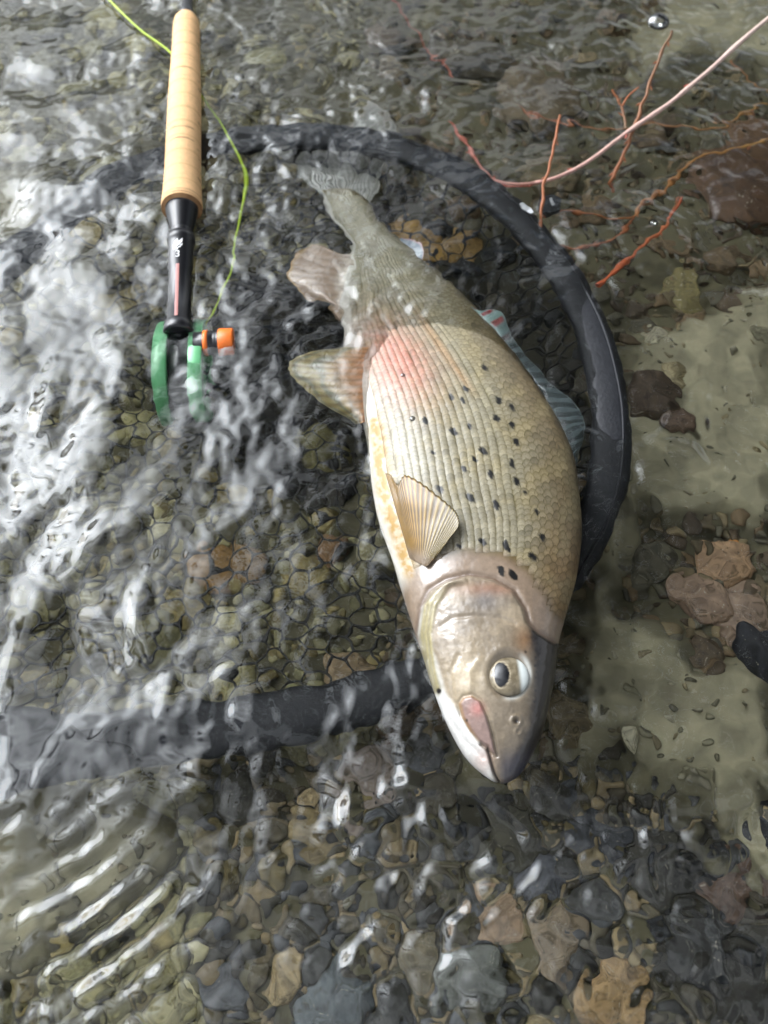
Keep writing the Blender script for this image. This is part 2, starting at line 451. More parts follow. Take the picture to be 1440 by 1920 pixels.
# fine gravel between them
gv = []; gf = []; gc = []; n = 0
shapes = [stone_shape(IV1, 300 + k, .25) for k in range(8)]
for i in range(7500):
    px, py = rng.uniform(-120, 1560), rng.uniform(-120, 2040)
    sd_ = float(sandiness(np.array(px), np.array(py)))
    if rng.random() < sd_ * 0.72: continue
    p = at(px, py, BED)
    s = rng.uniform(.0022, .0065) * (0.55 if sd_ > .5 else 1)
    a = rng.uniform(0, 6.28); R = np.array([[math.cos(a), -math.sin(a), 0], [math.sin(a), math.cos(a), 0], [0, 0, 1]])
    V = shapes[rng.integers(8)] @ R.T * s + np.array([p[0], p[1], bed_height(p[0], p[1]) + s * .25])
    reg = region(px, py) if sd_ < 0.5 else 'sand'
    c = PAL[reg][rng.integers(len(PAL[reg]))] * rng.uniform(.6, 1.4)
    gv.append(V); gf.append(IF1 + n); gc.append(np.tile(c * .8, (len(V), 1))); n += len(V)
g = mesh('gravel', np.vstack(gv), np.vstack(gf), M_gravel, col=np.vstack(gc))
g['kind'] = 'stuff'; g['label'] = 'fine mixed gravel and pebbles between the river stones'; g['category'] = 'gravel'

# ------------------------------------------------------------------ landing net
HOOP = [(-160, 1450, -.030), (0, 1408, -.032), (160, 1400, -.036), (320, 1380, -.042), (500, 1350, -.048), (680, 1312, -.052), (830, 1255, -.052), (980, 1160, -.045), (1080, 1040, -.030), (1135, 920, -.014),
        (1146, 800, -.007), (1130, 690, -.005), (1098, 590, -.007), (1040, 490, -.010), (960, 400, -.013), (860, 325, -.016), (750, 280, -.018), (640, 258, -.018), (530, 255, -.018), (420, 268, -.018), (310, 295, -.018), (220, 335, -.017),
        (130, 400, -.016), (40, 470, -.014), (-60, 560, -.014), (-180, 760, -.016), (-260, 1000, -.020), (-270, 1250, -.025), (-160, 1450, -.030)]
HP = np.array([at(*p) for p in HOOP])
net = thing('landing_net', 'black landing net with wide fabric covered hoop lying in the water under the fish', 'net', tuple(at(500, 1350, -.048)))
hp = cr(HP, 260)
wdt = np.interp(np.linspace(0, 28, 260), [0, 2, 5, 7, 9, 12, 16, 22, 28], [.0185, .0175, .0150, .0135, .0125, .0125, .0140, .0145, .0185])
T_ = np.gradient(hp, axis=0); T_ /= np.linalg.norm(T_, axis=1, keepdims=True)
Sd = np.cross(T_, [0, 0, 1.0]); Sd /= np.linalg.norm(Sd, axis=1, keepdims=True)
segs = 20; th = np.linspace(0, 2 * math.pi, segs, endpoint=False)
idx = np.arange(260)
V = []
for i in range(260):
    wob = 1 + 0.10 * pn(i * 0.13, 3.1) + 0.05 * pn(i * 0.6, 1.2)
    pl = 1 + 0.09 * np.array([pn(i * 0.3, q * 0.9, 4) for q in range(segs)]) + 0.07 * np.array([pn(i * 0.9 + q * .3, q * 0.7, 5) for q in range(segs)])
    c, s = np.cos(th), np.sin(th)
    V.append(hp[i] + (np.sign(c) * np.abs(c) ** .8 * wdt[i] * wob * pl)[:, None] * Sd[i] + (np.sign(s) * np.abs(s) ** .8 * 0.0062 * pl)[:, None] * np.array([0, 0, 1]))
hoop = mesh('hoop', np.vstack(V), grid_faces(260, segs, True, True), M_rubber, net)
# seam piping along the outer edge of the sleeve
V, F = tube(hp[70:150] - Sd[70:150] * 0 + Sd[70:150] * (wdt[70:150] * 0.55)[:, None] + np.array([0, 0, .0058]), 0.0009, 6)
mesh('seam', V, F, M_rubber, hoop)
# fabric reinforcement lying over the near left of the hoop
P_ = [(-60, 1322), (60, 1326), (110, 1342), (170, 1385), (230, 1395), (250, 1425), (150, 1462), (60, 1482), (-60, 1512)]
def slab(poly, z, th_, nz=0.002, seed=1):
    c = np.mean(poly, 0); V = []; F = []
    n = len(poly); rings = 6
    for side in (1, -1):
        for r in range(rings + 1):
            f = r / rings
            for p in poly:
                q = c + (np.array(p) - c) * max(f, 0.001)
                w = at(q[0], q[1], z)
                V.append(w + np.array([0, 0, side * th_ * (1 - f ** 4) + nz * pn(q[0] / 60, q[1] / 60, seed)]))
    m = (rings + 1) * n
    for side in (0, 1):
        for r in range(rings):
            for k in range(n):
                a = side * m + r * n + k; b = side * m + r * n + (k + 1) % n
                f = (a, b, b + n, a + n)
                F.append(f if side else f[::-1])
    for k in range(n):
        a = rings * n + k; b = rings * n + (k + 1) % n
        F.append((a, b, b + m, a + m))
    return np.array(V), F
V, F = slab([tuple(p) for p in cr(P_ + [P_[0]], 48)[:-1]], -.022, .002)
mesh('sleeve_flap', V, F, M_rubber, net)
# little clip on the far right of the hoop with two white tabs
def chip(pts, z, h):
    P = np.array([at(x, y, z) for x, y in pts]); n = len(P)
    V = np.vstack([P + [0, 0, h], P - [0, 0, h]]); F = [tuple(range(n))[::-1], tuple(range(n, 2 * n))] + [(i, (i + 1) % n, n + (i + 1) % n, n + i) for i in range(n)]
    return V, F
V, F = chip([(1012, 372), (1034, 366), (1052, 374), (1050, 396), (1026, 402), (1010, 392)], -.006, .003); clip_ = mesh('clip', V, F, M_rubber, net, smooth=False)
for q in ([(974, 382), (980, 380), (988, 386), (995, 389), (1001, 397), (996, 400), (986, 395), (978, 391)], [(1030, 372), (1034, 370), (1037, 377), (1040, 384), (1035, 385)]):
    V, F = chip(q, -.0022, .0008); mesh('white_tab', V, F, M_tab, clip_, smooth=False)
# netting: hexagonal cord mesh bagging below the hoop
hoop_xy = [(a, b) for a, b in hp[::4, :2]]
cell = 0.0088
hx = []; nodes = {}; edges = set()
def node(x, y):
    k = (round(x * 1e5), round(y * 1e5))
    if k not in nodes: nodes[k] = len(nodes)
    return nodes[k]
x0, y0 = hp[:, 0].min(), hp[:, 1].min(); x1, y1 = hp[:, 0].max(), hp[:, 1].max()
r3 = math.sqrt(3)
for i in range(int((x1 - x0) / (cell * 1.5)) + 2):
    for j in range(int((y1 - y0) / (cell * r3)) + 2):
        cx, cy_ = x0 + i * cell * 1.5, y0 + j * cell * r3 + (i % 2) * cell * r3 / 2
        ids = [node(cx + cell * math.cos(math.radians(60 * k)), cy_ + cell * math.sin(math.radians(60 * k))) for k in range(6)]
        for k in range(6): edges.add(tuple(sorted((ids[k], ids[(k + 1) % 6]))))
# merge nodes rounded apart
NP = np.zeros((len(nodes), 2))
for k, v in nodes.items(): NP[v] = (k[0] / 1e5, k[1] / 1e5)
dist = sdf(NP[:, 0], NP[:, 1], hoop_xy)
wx = NP[:, 0] + .010 * fbm(NP[:, 0] * 11, NP[:, 1] * 11, 21) + .004 * pn(NP[:, 0] * 60, NP[:, 1] * 60, 25)
wy = NP[:, 1] + .012 * fbm(NP[:, 0] * 11, NP[:, 1] * 11, 22) + .004 * pn(NP[:, 0] * 60, NP[:, 1] * 60, 26)
hz = np.array([hp[np.argmin((hp[:, 0] - a) ** 2 + (hp[:, 1] - b) ** 2), 2] for a, b in NP])
floor_ = -.066 + .008 * fbm(NP[:, 0] * 14, NP[:, 1] * 14, 23)
wz = hz + (floor_ - hz) * sst(0, .045, dist)
NQ = np.stack([wx, wy, wz], -1)
nv = []; nf = []; n = 0
for a, b in edges:
    if dist[a] < 0.004 or dist[b] < 0.004: continue
    A, B = NQ[a], NQ[b]; L = np.linalg.norm(B - A)
    if L < 1e-6: continue
    mid = (A + B) / 2 + rng.normal(0, .0006, 3)
    P = np.array([A, mid, B]); r = 0.00062
    d = (B - A) / L; s1 = np.cross(d, [0, 0, 1.0]); s1 /= np.linalg.norm(s1) + 1e-9; s2 = np.cross(s1, d)
    ring = np.array([s1 + s2, -s1 + s2, -s1 - s2, s1 - s2]) * r
    V = (P[:, None] + ring[None] * np.array([1.35, .85, 1.35])[:, None, None]).reshape(-1, 3)
    nv.append(V); nf.append(grid_faces(3, 4, True) + n); n += 12
netting = mesh('netting', np.vstack(nv), np.vstack(nf), M_netting, net); netting['kind'] = 'stuff'

# ------------------------------------------------------------------ fish
ST = [  # belly px, back px, z of the mid plane, half thickness (m)
    ((940, 1467), (954, 1467), .002, .0014), ((908, 1454), (974, 1453), .003, .0080), ((876, 1425), (996, 1419), .004, .0130), ((850, 1383), (1016, 1376), .005, .0172), ((828, 1335), (1030, 1322), .006, .0205),
    ((808, 1280), (1041, 1262), .006, .0230), ((792, 1228), (1048, 1205), .006, .0248), ((775, 1178), (1062, 1152), .005, .0262), ((754, 1112), (1081, 1082), .004, .0275), ((733, 1045), (1090, 1005), .003, .0285),
    ((708, 970), (1086, 932), .002, .0285), ((695, 900), (1076, 864), .000, .0280), ((688, 835), (1050, 798), -.003, .0268), ((676, 770), (1012, 733), -.007, .0250), ((662, 708), (970, 672), -.013, .0230),
    ((648, 650), (925, 618), -.020, .0205), ((641, 602), (885, 572), -.0255, .0180), ((645, 560), (845, 532), -.0300, .0155), ((652, 515), (800, 492), -.0335, .0132), ((655, 475), (765, 462), -.0365, .0112),
    ((640, 438), (735, 437), -.0385, .0098), ((615, 398), (708, 405), -.0405, .0085), ((600, 360), (690, 370), -.0420, .0075)]
Lp = np.array([at(s[0][0], s[0][1], s[2] - .004) for s in ST]); Rp = np.array([at(s[1][0], s[1][1], s[2]) for s in ST])
Th = np.array([[s[3]] * 3 for s in ST])
NU, NT, NB = 640, 190, 50
Lc, Rc, Tc = cr(Lp, NU), cr(Rp, NU), cr(Th, NU)[:, 0]
Cc = (Lc + Rc) / 2; Ac = (Rc - Lc) / 2
tg = np.gradient(Cc, axis=0)
Nn = np.cross(Ac, -tg); Nn /= np.linalg.norm(Nn, axis=1, keepdims=True); Nn *= np.sign(Nn[:, 2:3])
# smooth the frame
for _ in range(40): Nn[1:-1] = (Nn[:-2] + 2 * Nn[1:-1] + Nn[2:]) / 4
Nn /= np.linalg.norm(Nn, axis=1, keepdims=True)
def prof(s):
    p = np.where(s < 0, 2.7, 2.15)
    return np.sqrt(np.clip(1 - np.abs(s) ** p, 0, 1))
def surf(ui, s):
    """ui fractional row 0..NU-1, s -1 belly .. 1 back; visible flank"""
    i = np.clip(np.asarray(ui).astype(int), 0, NU - 2); f = (np.asarray(ui) - i)[..., None]
    L = lambda A: A[i] * (1 - f) + A[i + 1] * f
    tt = (Tc[i] * (1 - f[..., 0]) + Tc[i + 1] * f[..., 0])
    return L(Cc) + L(Ac) * np.asarray(s)[..., None] + L(Nn) * (tt * prof(s))[..., None], L(Nn)

# features of head and skin, as lines over the flank
OPER = [(792, 1235), (783, 1190), (790, 1140), (806, 1108), (838, 1088), (880, 1079), (925, 1086), (962, 1108), (982, 1140), (990, 1168), (1008, 1186), (1040, 1206)]
HEADPOLY = OPER + [(1080, 1220), (1060, 1480), (930, 1500), (780, 1420)]
MAX = [(862, 1320), (870, 1309), (884, 1306), (900, 1316), (914, 1348), (923, 1382), (930, 1416), (918, 1406), (900, 1392), (882, 1370), (868, 1345)]
MOUTH = [(868, 1345), (884, 1372), (903, 1395), (914, 1402), (920, 1425), (926, 1448), (934, 1466)]
EYE = (950, 1266)
SPOTS = [(850, 810, 9), (935, 752, 8), (960, 765, 7), (930, 785, 8), (960, 798, 7), (968, 830, 8), (905, 846, 9), (960, 870, 8), (968, 903, 8), (870, 880, 7), (890, 862, 6), (920, 890, 8), (825, 918, 9), (882, 934, 10), (930, 948, 9), (1006, 960, 7),
         (905, 1017, 9), (948, 1022, 9), (952, 1030, 7), (1017, 1008, 8), (998, 1044, 9), (940, 1070, 10), (962, 1078, 11), (873, 730, 7), (797, 790, 8), (868, 752, 6), (908, 690, 7), (880, 800, 6), (846, 745, 7), (985, 925, 5), (812, 850, 5), (840, 1000, 5), (860, 1025, 6)]
def relief(px, py):
    D = np.zeros_like(px)
    d = np.where(inside(px, py, HEADPOLY), 1, -1) * seg_dist(px, py, OPER)
    D += .0022 * sst(-1, 9, d) * np.exp(-np.clip(d, 0, None) / 110)
    D -= .0011 * np.exp(-((d + 4) / 4.5) ** 2)
    near_h = sst(-60, 0, d)
    # preopercle, suborbital lines, gill-cover plates
    for pts, a, w in [([(826, 1176), (850, 1160), (890, 1155), (935, 1160), (965, 1172)], .0006, 4), ([(860, 1230), (845, 1262), (850, 1310), (864, 1340)], .0006, 5), ([(822, 1300), (840, 1345), (868, 1385), (905, 1420)], .0010, 5),
                      ([(900, 1238), (880, 1262), (882, 1295)], -.0006, 7)]:
        D -= a * np.exp(-(seg_dist(px, py, pts) / w) ** 2)
    for off in (0, 11, 21):     # branchiostegal rays
        D += .0007 * np.exp(-(seg_dist(px, py, [(872, 1084 + off * .5), (842 - off * .6, 1098 + off * .2), (815 - off * .8, 1138), (806 - off * .75, 1190), (812 - off * .7, 1250), (822 - off * .5, 1300)]) / 3.4) ** 2)
    m = sdf(px, py, MAX)
    D += .0014 * sst(-2, 5, m) - .0008 * np.exp(-((m + 3) / 3) ** 2)
    D -= .0022 * np.exp(-(seg_dist(px, py, MOUTH[2:]) / 3.2) ** 2)
    r = np.hypot((px - EYE[0] - 4) / 1.0, (py - EYE[1]) / 1.12)
    D -= .0040 * np.exp(-(r / 34) ** 4); D += .0005 * np.exp(-((r - 44) / 8) ** 2)
    n_ = np.hypot(px - 968, py - 1352)
    D += .0007 * np.exp(-((n_ - 9) / 3.5) ** 2) - .0012 * np.exp(-(n_ / 5) ** 2) + .0005 * np.exp(-((np.hypot(px - 972, py - 1372) - 6) / 3) ** 2)
    D += near_h * (.00028 * fbm(px / 26, py / 26, 31) + .0001 * pn(px / 6, py / 6, 33))
    return D
def mixc(c, col, m):
    return c * (1 - m[..., None]) + np.asarray(col) * m[..., None]
def paint(px, py, s, ui, scale=False):
    c = np.ones(px.shape + (3,)) * lin(156, 148, 124)
    n1 = fbm(px / 60, py / 60, 41); n2 = fbm(px / 14, py / 14, 42)
    # back darker and browner, belly paler
    c = mixc(c, lin(124, 106, 74), sst(.20, .92, s + .15 * n1))
    c = mixc(c, lin(92, 80, 58), sst(.8, 1.02, s + .05 * n1))
    c = mixc(c, lin(150, 118, 70), .7 * np.exp(-(((px - 1050) / 45) ** 2 + ((py - 1100) / 90) ** 2)))
    c = mixc(c, lin(178, 172, 154), sst(-.25, -.8, s + .1 * n1))
    c = mixc(c, lin(164, 150, 112), .5 * sst(-.1, .4, n1))
    rear = sst(700, 470, py)
    c = mixc(c, lin(176, 172, 150), .6 * rear)
    # white belly edge with the yellow band
    wb = sst(-.80, -.88, s + .02 * n2)
    c = mixc(c, lin(228, 226, 216), wb)
    yb = np.exp(-((s + .885 + .03 * n1) / .075) ** 2) * sst(1120, 1060, py) * sst(760, 800, py) * (.45 + .6 * sst(-.5, .5, n2))
    c = mixc(c, lin(178, 136, 42), np.clip(yb * 1.3, 0, .95))
    # pink flush above the pelvic fin
    pk = np.exp(-(((px - 745 - (py - 690) * .3) / 62) ** 2 + ((py - 680) / 70) ** 2)) * (.8 + .5 * n2)
    c = mixc(c, lin(206, 124, 104), np.clip(pk, 0, .8))
    pk2 = np.exp(-(((px - 860 - (py - 700) * .7) / 9) ** 2)) * sst(560, 620, py) * sst(760, 700, py)
    c = mixc(c, lin(176, 128, 72), .5 * pk2)
    # head
    d = np.where(inside(px, py, HEADPOLY), 1, -1) * seg_dist(px, py, OPER)
    bare = sst(-62, -34, d + 12 * n1)                       # scaleless strip behind the gill cover
    c = mixc(c, lin(150, 130, 110), bare); c = c * (1 + bare * (.14 * n2 + .08 * pn(px / 5, py / 5, 46)))[..., None]
    hd = sst(-3, 3, d)
    hc = np.ones_like(c) * lin(140, 126, 106)
    hc = mixc(hc, lin(168, 152, 128), sst(-.1, .5, n1))
    hc = mixc(hc, lin(196, 178, 146), .8 * np.exp(-(((px - 872) / 40) ** 2 + ((py - 1270) / 55) ** 2)))
    hc = mixc(hc, lin(168, 120, 92), .7 * np.exp(-(((px - 918) / 60) ** 2 + ((py - 1108) / 12) ** 2)))
    hc = mixc(hc, lin(120, 118, 120), .6 * np.exp(-(((px - 912) / 34) ** 2 + ((py - 1128) / 20) ** 2)))
    hc = mixc(hc, lin(150, 112, 78), .75 * np.exp(-(((px - 985) / 20) ** 2 + ((py - 1200) / 26) ** 2)))
    top = sst(0, 26, px - np.interp(py, [1100, 1180, 1240, 1300, 1360, 1430, 1470], [982, 977, 986, 984, 978, 948, 944]) + 6 * n2)
    hc = mixc(hc, lin(36, 29, 25), top)
    hc = mixc(hc, lin(66, 64, 76), sst(1385, 1440, py) * sst(925, 950, px) * .8)
    hc = hc * (1 + .16 * n2 + .10 * pn(px / 5, py / 5, 45))[..., None]
    # lower jaw and throat
    jaw = sst(6, -8, px - np.interp(py, [1120, 1200, 1240, 1300, 1345, 1385, 1410, 1450, 1470], [792, 800, 818, 836, 866, 893, 912, 924, 930]) + 2 * n2)
    hc = mixc(hc, lin(236, 234, 228), jaw)
    hc = mixc(hc, lin(224, 190, 176), .6 * np.exp(-(((px - 905) / 18) ** 2 + ((py - 1425) / 22) ** 2)))
    # gill membrane, golden rays
    gm = sst(18, 6, seg_dist(px, py, [(830, 1100), (802, 1150), (796, 1200), (806, 1260), (816, 1290)])) * sst(1090, 1150, py)
    hc = mixc(hc, lin(132, 122, 86), gm * .85)
    for off in (0, 11, 21):
        g_ = np.exp(-(seg_dist(px, py, [(872, 1084 + off * .5), (842 - off * .6, 1098 + off * .2), (815 - off * .8, 1138), (806 - off * .75, 1190), (812 - off * .7, 1250), (822 - off * .5, 1300)]) / 3) ** 2)
        hc = mixc(hc, lin(176, 164, 118), g_ * .8 * sst(1085, 1150, py))
    mxl = sdf(px, py, MAX)
    hc = mixc(hc, lin(158, 132, 122), sst(-2, 3, mxl))
    hc = mixc(hc, lin(158, 122, 84), sst(5, 0, mxl) * sst(-3, 0, mxl) * sst(905, 880, px))
    hc = mixc(hc, lin(200, 128, 118), .8 * np.exp(-(((px - 895) / 13) ** 2 + ((py - 1330) / 13) ** 2)))
    hc = mixc(hc, lin(40, 30, 28), np.exp(-(seg_dist(px, py, MOUTH[3:]) / 2.4) ** 2) * .9)
    hc = mixc(hc, lin(58, 48, 44), np.exp(-(np.hypot(px - 968, py - 1352) / 5) ** 2))
    hc = mixc(hc, lin(30, 26, 24), sst(6, 3, np.hypot(px - 823, py - 1297)))
    for (x, y) in [(1004, 1235), (1003, 1250), (1006, 1262), (1005, 1272), (1004, 1296), (1002, 1316), (1010, 1335), (985, 1225), (1000, 1395), (875, 1352)]:
        hc = mixc(hc, lin(30, 26, 26), sst(3.4, 1.6, np.hypot(px - x, py - y)) * .8)
    r = np.hypot(px - EYE[0] - 4, (py - EYE[1]) / 1.1)
    hc = mixc(hc, lin(214, 214, 206), np.exp(-((r - 39) / 4.5) ** 2) * sst(0, 30, px - EYE[0] + .4 * (py - EYE[1])) * .9)
    hc = mixc(hc, lin(70, 64, 54), sst(34, 30, r))
    c = c * (1 - hd[..., None]) + hc * hd[..., None]
    # edge of the gill cover
    c = mixc(c, lin(104, 84, 70), .7 * np.exp(-((d + 3) / 3.5) ** 2))
    # dark spots
    for k, (x, y, r) in enumerate(SPOTS):
        a = .6 + .9 * (k * 37 % 10) / 10
        dx, dy = px - x, py - y
        ca, sa = math.cos(a), math.sin(a)
        q = np.hypot((dx * ca + dy * sa) / 1.25, (-dx * sa + dy * ca) / .72) + 3.2 * pn(px / 6, py / 6, 50 + k)
        c = mixc(c, lin(22, 22, 22), sst(r * 1.0, r * .75, q))
    return np.clip(c * .69, 0.003, 0.9)

# body surface
tht = np.linspace(0, math.pi, NT); sv = -np.cos(tht)
UI, SV = np.meshgrid(np.arange(NU, dtype=float), sv, indexing='ij')
P0, NN = surf(UI, SV)
px0, py0 = proj(P0)
Pt = P0 + NN * (relief(px0, py0) * sst(0, .25, np.sin(np.arccos(np.clip(SV, -1, 1)))))[..., None]
colt = paint(px0, py0, SV, UI)
# under the scales the skin is a dark olive that shows between rows
dlt = np.where(inside(px0, py0, HEADPOLY), 1, -1) * seg_dist(px0, py0, OPER)
scaled = sst(-30, -60, dlt) * sst(-.86, -.78, SV)
colt = colt * (1 - .62 * scaled[..., None] * np.array([.9, 1, 1.25]))
thb = np.linspace(math.pi, 2 * math.pi, NB + 2)[1:-1]; sb = -np.cos(thb)
UIb, SB = np.meshgrid(np.arange(NU, dtype=float), sb, indexing='ij')
Pb = Cc[:, None] + Ac[:, None] * SB[..., None] - Nn[:, None] * (Tc[:, None] * prof(SB) * 1.0)[..., None]
pxb, pyb = proj(Pb)
colb_ = paint(pxb, pyb, SB, UIb)
FV = np.concatenate([Pt, Pb], 1); FC = np.concatenate([colt, colb_], 1)
nvv = NT + NB
faces = [tuple(f) for f in []]
fish = thing('grayling', 'spotted silver grey grayling lying on its side in the net at the water surface', 'fish', tuple(Cc[240]))
Ff = grid_faces(NU, nvv, True, True)
body = mesh('body', FV.reshape(-1, 3), Ff, M_skin, fish, FC.reshape(-1, 3))

# scales: overlapping shells in rows along the flank, free edge towards the tail
cl = np.concatenate([[0], np.cumsum(np.linalg.norm(np.diff(Cc, axis=0), axis=1))])     # arc length
hw = np.linalg.norm(Ac, axis=1)
ROWS = 25
srow = np.linspace(-.80, .985, ROWS)
GA, GB = 7, 6
items = []
for j, s0 in enumerate(srow):
    ds = (srow[1] - srow[0])
    a = cl[150] + (0.0024 if j % 2 else 0)
    while a < cl[-1] - .004:
        ui = np.interp(a, cl, np.arange(NU)); w = np.interp(ui, np.arange(NU), hw)
        step = np.clip(w * .088, .0022, .0046) * (1.12 if s0 > .45 else .74)
        items.append((j, ui, s0, step, w, ds)); a += step
pxs, pys = proj(surf(np.array([i[1] for i in items]), np.array([i[2] for i in items]))[0])
dh = np.where(inside(pxs, pys, HEADPOLY), 1, -1) * seg_dist(pxs, pys, OPER)
n1 = fbm(pxs / 60, pys / 60, 41)
keep = (dh + 12 * n1) < -44
IT = np.array([i for i, ok in zip(items, keep) if ok])
ns = len(IT)
j_, ui_, s0_, st_, w_, ds_ = [IT[:, k][:, None, None] for k in range(6)]
rg = np.random.default_rng(12)
rn = lambda k: rg.normal(0, k, (ns, 1, 1))
AA, BB = np.meshgrid(np.linspace(-1, 1, GA), np.linspace(0, 1, GB), indexing='ij')    # across; along (0 buried front, 1 free rear edge)
AA, BB = AA[None], BB[None]
dui = st_ / (cl[-1] / (NU - 1))
band = 1 - sst(.15, .55, s0_)                        # flank scales merge into bands, back scales stay diamonds
back = BB * (1.0 - (.45 - .2 * band) * AA ** 2 + rn(.05) * AA)
wid = (.56 + .30 * (1 - band)) * ds_ * (1 + rn(.04))
u_ = np.clip(ui_ + dui * (back * 1.55 - .35 + rn(.06)), 0, NU - 1)
s_ = np.clip(s0_ + .022 * pn(u_ / 45, s0_ * 9, 47) + AA * wid * (1 - .12 * (1 - band) * BB), -.999, .999)
S, Nv = surf(u_, s_)
k_ = st_ / .0042
lift = .00005 + .00060 * BB ** 1.4 * k_ * (1 - .35 * AA ** 2) + .0004 * band * (1 - AA ** 2) * k_
lift = np.where(BB < .01, -.0004, lift) * (1 + rn(.12))
SV_ = S + Nv * lift[..., None]
qx, qy = proj(S)
c = paint(qx, qy, s_, u_)
rowd = .5 + .9 * sst(-.3, .4, pn(qx / 18, qy / 30, 43))
dots = sst(.25, .5, pn(qx / 7, qy / 7, 48))
edge = np.clip((.50 - .24 * band) * sst(.74, 1.0, BB) + (.55 * rowd + .4 * dots) * sst(.50, .95, np.abs(AA)) * band + .55 * sst(.5, 0, BB) * (1 - band) + .35 * sst(.6, 1, np.abs(AA)) * (1 - band), 0, .86)
c = np.clip(c * (1 + rn(.11) + .10 * pn(qx / 3.5, qy / 3.5, 44))[..., None] * (1 - edge[..., None] * np.array([.85, .9, 1.15])), .003, .9)
siz = (st_ * w_)[:, 0, 0] * (1 + qy.mean((1, 2)) / 1920)
shells = [(SV_[i].reshape(-1, 3), c[i].reshape(-1, 3), siz[i]) for i in range(ns)]
order = np.argsort([-s[2] for s in shells])
sfaces = grid_faces(GA, GB, False, True)
big = set(order[:290].tolist())
rv, rf, rc, n = [], [], [], 0
for i, (V, c, _) in enumerate(shells):
    if i in big:
        mesh('scale', V, sfaces, M_scale, fish, c)
    else:
        rv.append(V); rf.append(sfaces + n); rc.append(c); n += len(V)
rest = mesh('scales', np.vstack(rv), np.vstack(rf), M_scale, fish, np.vstack(rc)); rest['kind'] = 'stuff'

# eye
tree = np.stack([px0, py0], -1).reshape(-1, 2); flat = Pt.reshape(-1, 3); flatn = NN.reshape(-1, 3)
def on_body(px, py):
    k = np.argmin((tree[:, 0] - px) ** 2 + (tree[:, 1] - py) ** 2)
    return flat[k], flatn[k]
i_ = np.argmin((tree[:, 0] - (EYE[0] + 44)) ** 2 + (tree[:, 1] - EYE[1]) ** 2)
e0, en = on_body(EYE[0] + 3, EYE[1])
en = en * .8 + np.array([0, 0, .2]) ; en /= np.linalg.norm(en)
ER = 38 * 0.54 * .87 / F0
ev, ef = ico(5)
ax = np.cross([0, 1.0, 0], en); ax /= np.linalg.norm(ax); ay = np.cross(en, ax)
lz = ev[:, 2]; lx, ly = ev[:, 0], ev[:, 1]
EV = e0 + en * .0018 + ER * (lx[:, None] * ax + ly[:, None] * ay) + en * (lz * ER * .42)[:, None]
ang = np.arctan2(ly, lx); rad = np.hypot(lx + .36, ly)
ec = np.ones((len(ev), 3)) * lin(122, 112, 92)
ec = mixc(ec, lin(88, 78, 60), .7 * sst(-.2, .3, fbm(lx * 3, ly * 3, 61)))
ec = mixc(ec, lin(206, 212, 208), sst(.42, .66, lx + .05 * ly))
teardrop = np.hypot((lx + .34) / .38, ly / (.58 - .16 * lx))
ec = mixc(ec, lin(186, 172, 146), .65 * sst(1.17, 1.06, teardrop))
ec = mixc(ec, lin(10, 11, 16), sst(1.04, .96, teardrop))
ec = mixc(ec, lin(96, 88, 76), sst(.93, 1.0, np.hypot(lx, ly)) * sst(.5, .2, lx))
M_eye = mat_plain('fish_eye', None, 0.22, 0.03, 300, attr=True, spec=0.4, coat=0.25)
eye = mesh('eye', EV, ef, M_eye, fish, ec)

# fins
def fin(name, root, tip, zroot, ztip, rays, colfun, mat, lift=0.0, nj=26, on=False, curve=0.0, thick=.00045, notch=0.0):
    ni = rays * 6 + 1
    r = cr(root, ni); t_ = cr(tip, ni)
    V = []; C = []
    for side in (1, -1):
        for i in range(ni):
            f = i / (ni - 1)
            ridge = .5 + .5 * math.cos(2 * math.pi * rays * f)
            for j in range(nj):
                g_ = j / (nj - 1)
                e = 1 - .014 * (1 - ridge) * sst(.8, 1, g_)
                q = r[i] + (t_[i] - r[i]) * g_ * e
                zz = zroot + (ztip - zroot) * g_ + curve * math.sin(math.pi * g_)
                if on:
                    b, _ = on_body(q[0], q[1]) if i % 3 == 0 and j % 3 == 0 else (None, None)
                    zz = None
                V.append((q[0], q[1], zz, side, ridge, g_, f))
    A = np.array([[v[0], v[1], np.nan if v[2] is None else v[2]] for v in V])
    ridge = np.array([v[4] for v in V]); g_ = np.array([v[5] for v in V]); f = np.array([v[6] for v in V]); side = np.array([v[3] for v in V])
    if on:
        sub = tree[::7]; zs = flat[::7, 2]
        zb = np.array([zs[np.argmin((sub[:, 0] - x) ** 2 + (sub[:, 1] - y) ** 2)] for x, y in A[:ni * nj, :2]])
        zb = zb.reshape(ni, nj)
        for _ in range(30):
            q_ = np.pad(zb, 1, mode='edge'); zb = (q_[:-2, 1:-1] + q_[2:, 1:-1] + q_[1:-1, :-2] + q_[1:-1, 2:] + zb * 2) / 6
        zb = np.concatenate([zb.ravel(), zb.ravel()])
        A[:, 2] = zb + .0012 + lift * g_ ** 1.2
    P = at(A[:, 0], A[:, 1], A[:, 2])
    wv = .0006 * np.array(pn(A[:, 0] / 40, A[:, 1] / 40, 71))
    P[:, 2] += side * (thick * (.5 + .6 * ridge) * (1 - .6 * g_)) + wv * g_
    c = colfun(A[:, 0], A[:, 1], f, g_, ridge)
    Fa = np.vstack([grid_faces(ni, nj), grid_faces(ni, nj, False, True) + ni * nj])
    a = np.arange(ni * nj).reshape(ni, nj); b = a + ni * nj
    rim = []
    for e, h in ((a[:, -1], b[:, -1]), (a[0, :], b[0, :]), (a[-1, :], b[-1, :])):
        rim.append(np.stack([e[:-1], e[1:], h[1:], h[:-1]], -1))
    return mesh(name, P, np.vstack([Fa] + rim), mat, fish, np.clip(c, .003, .9))
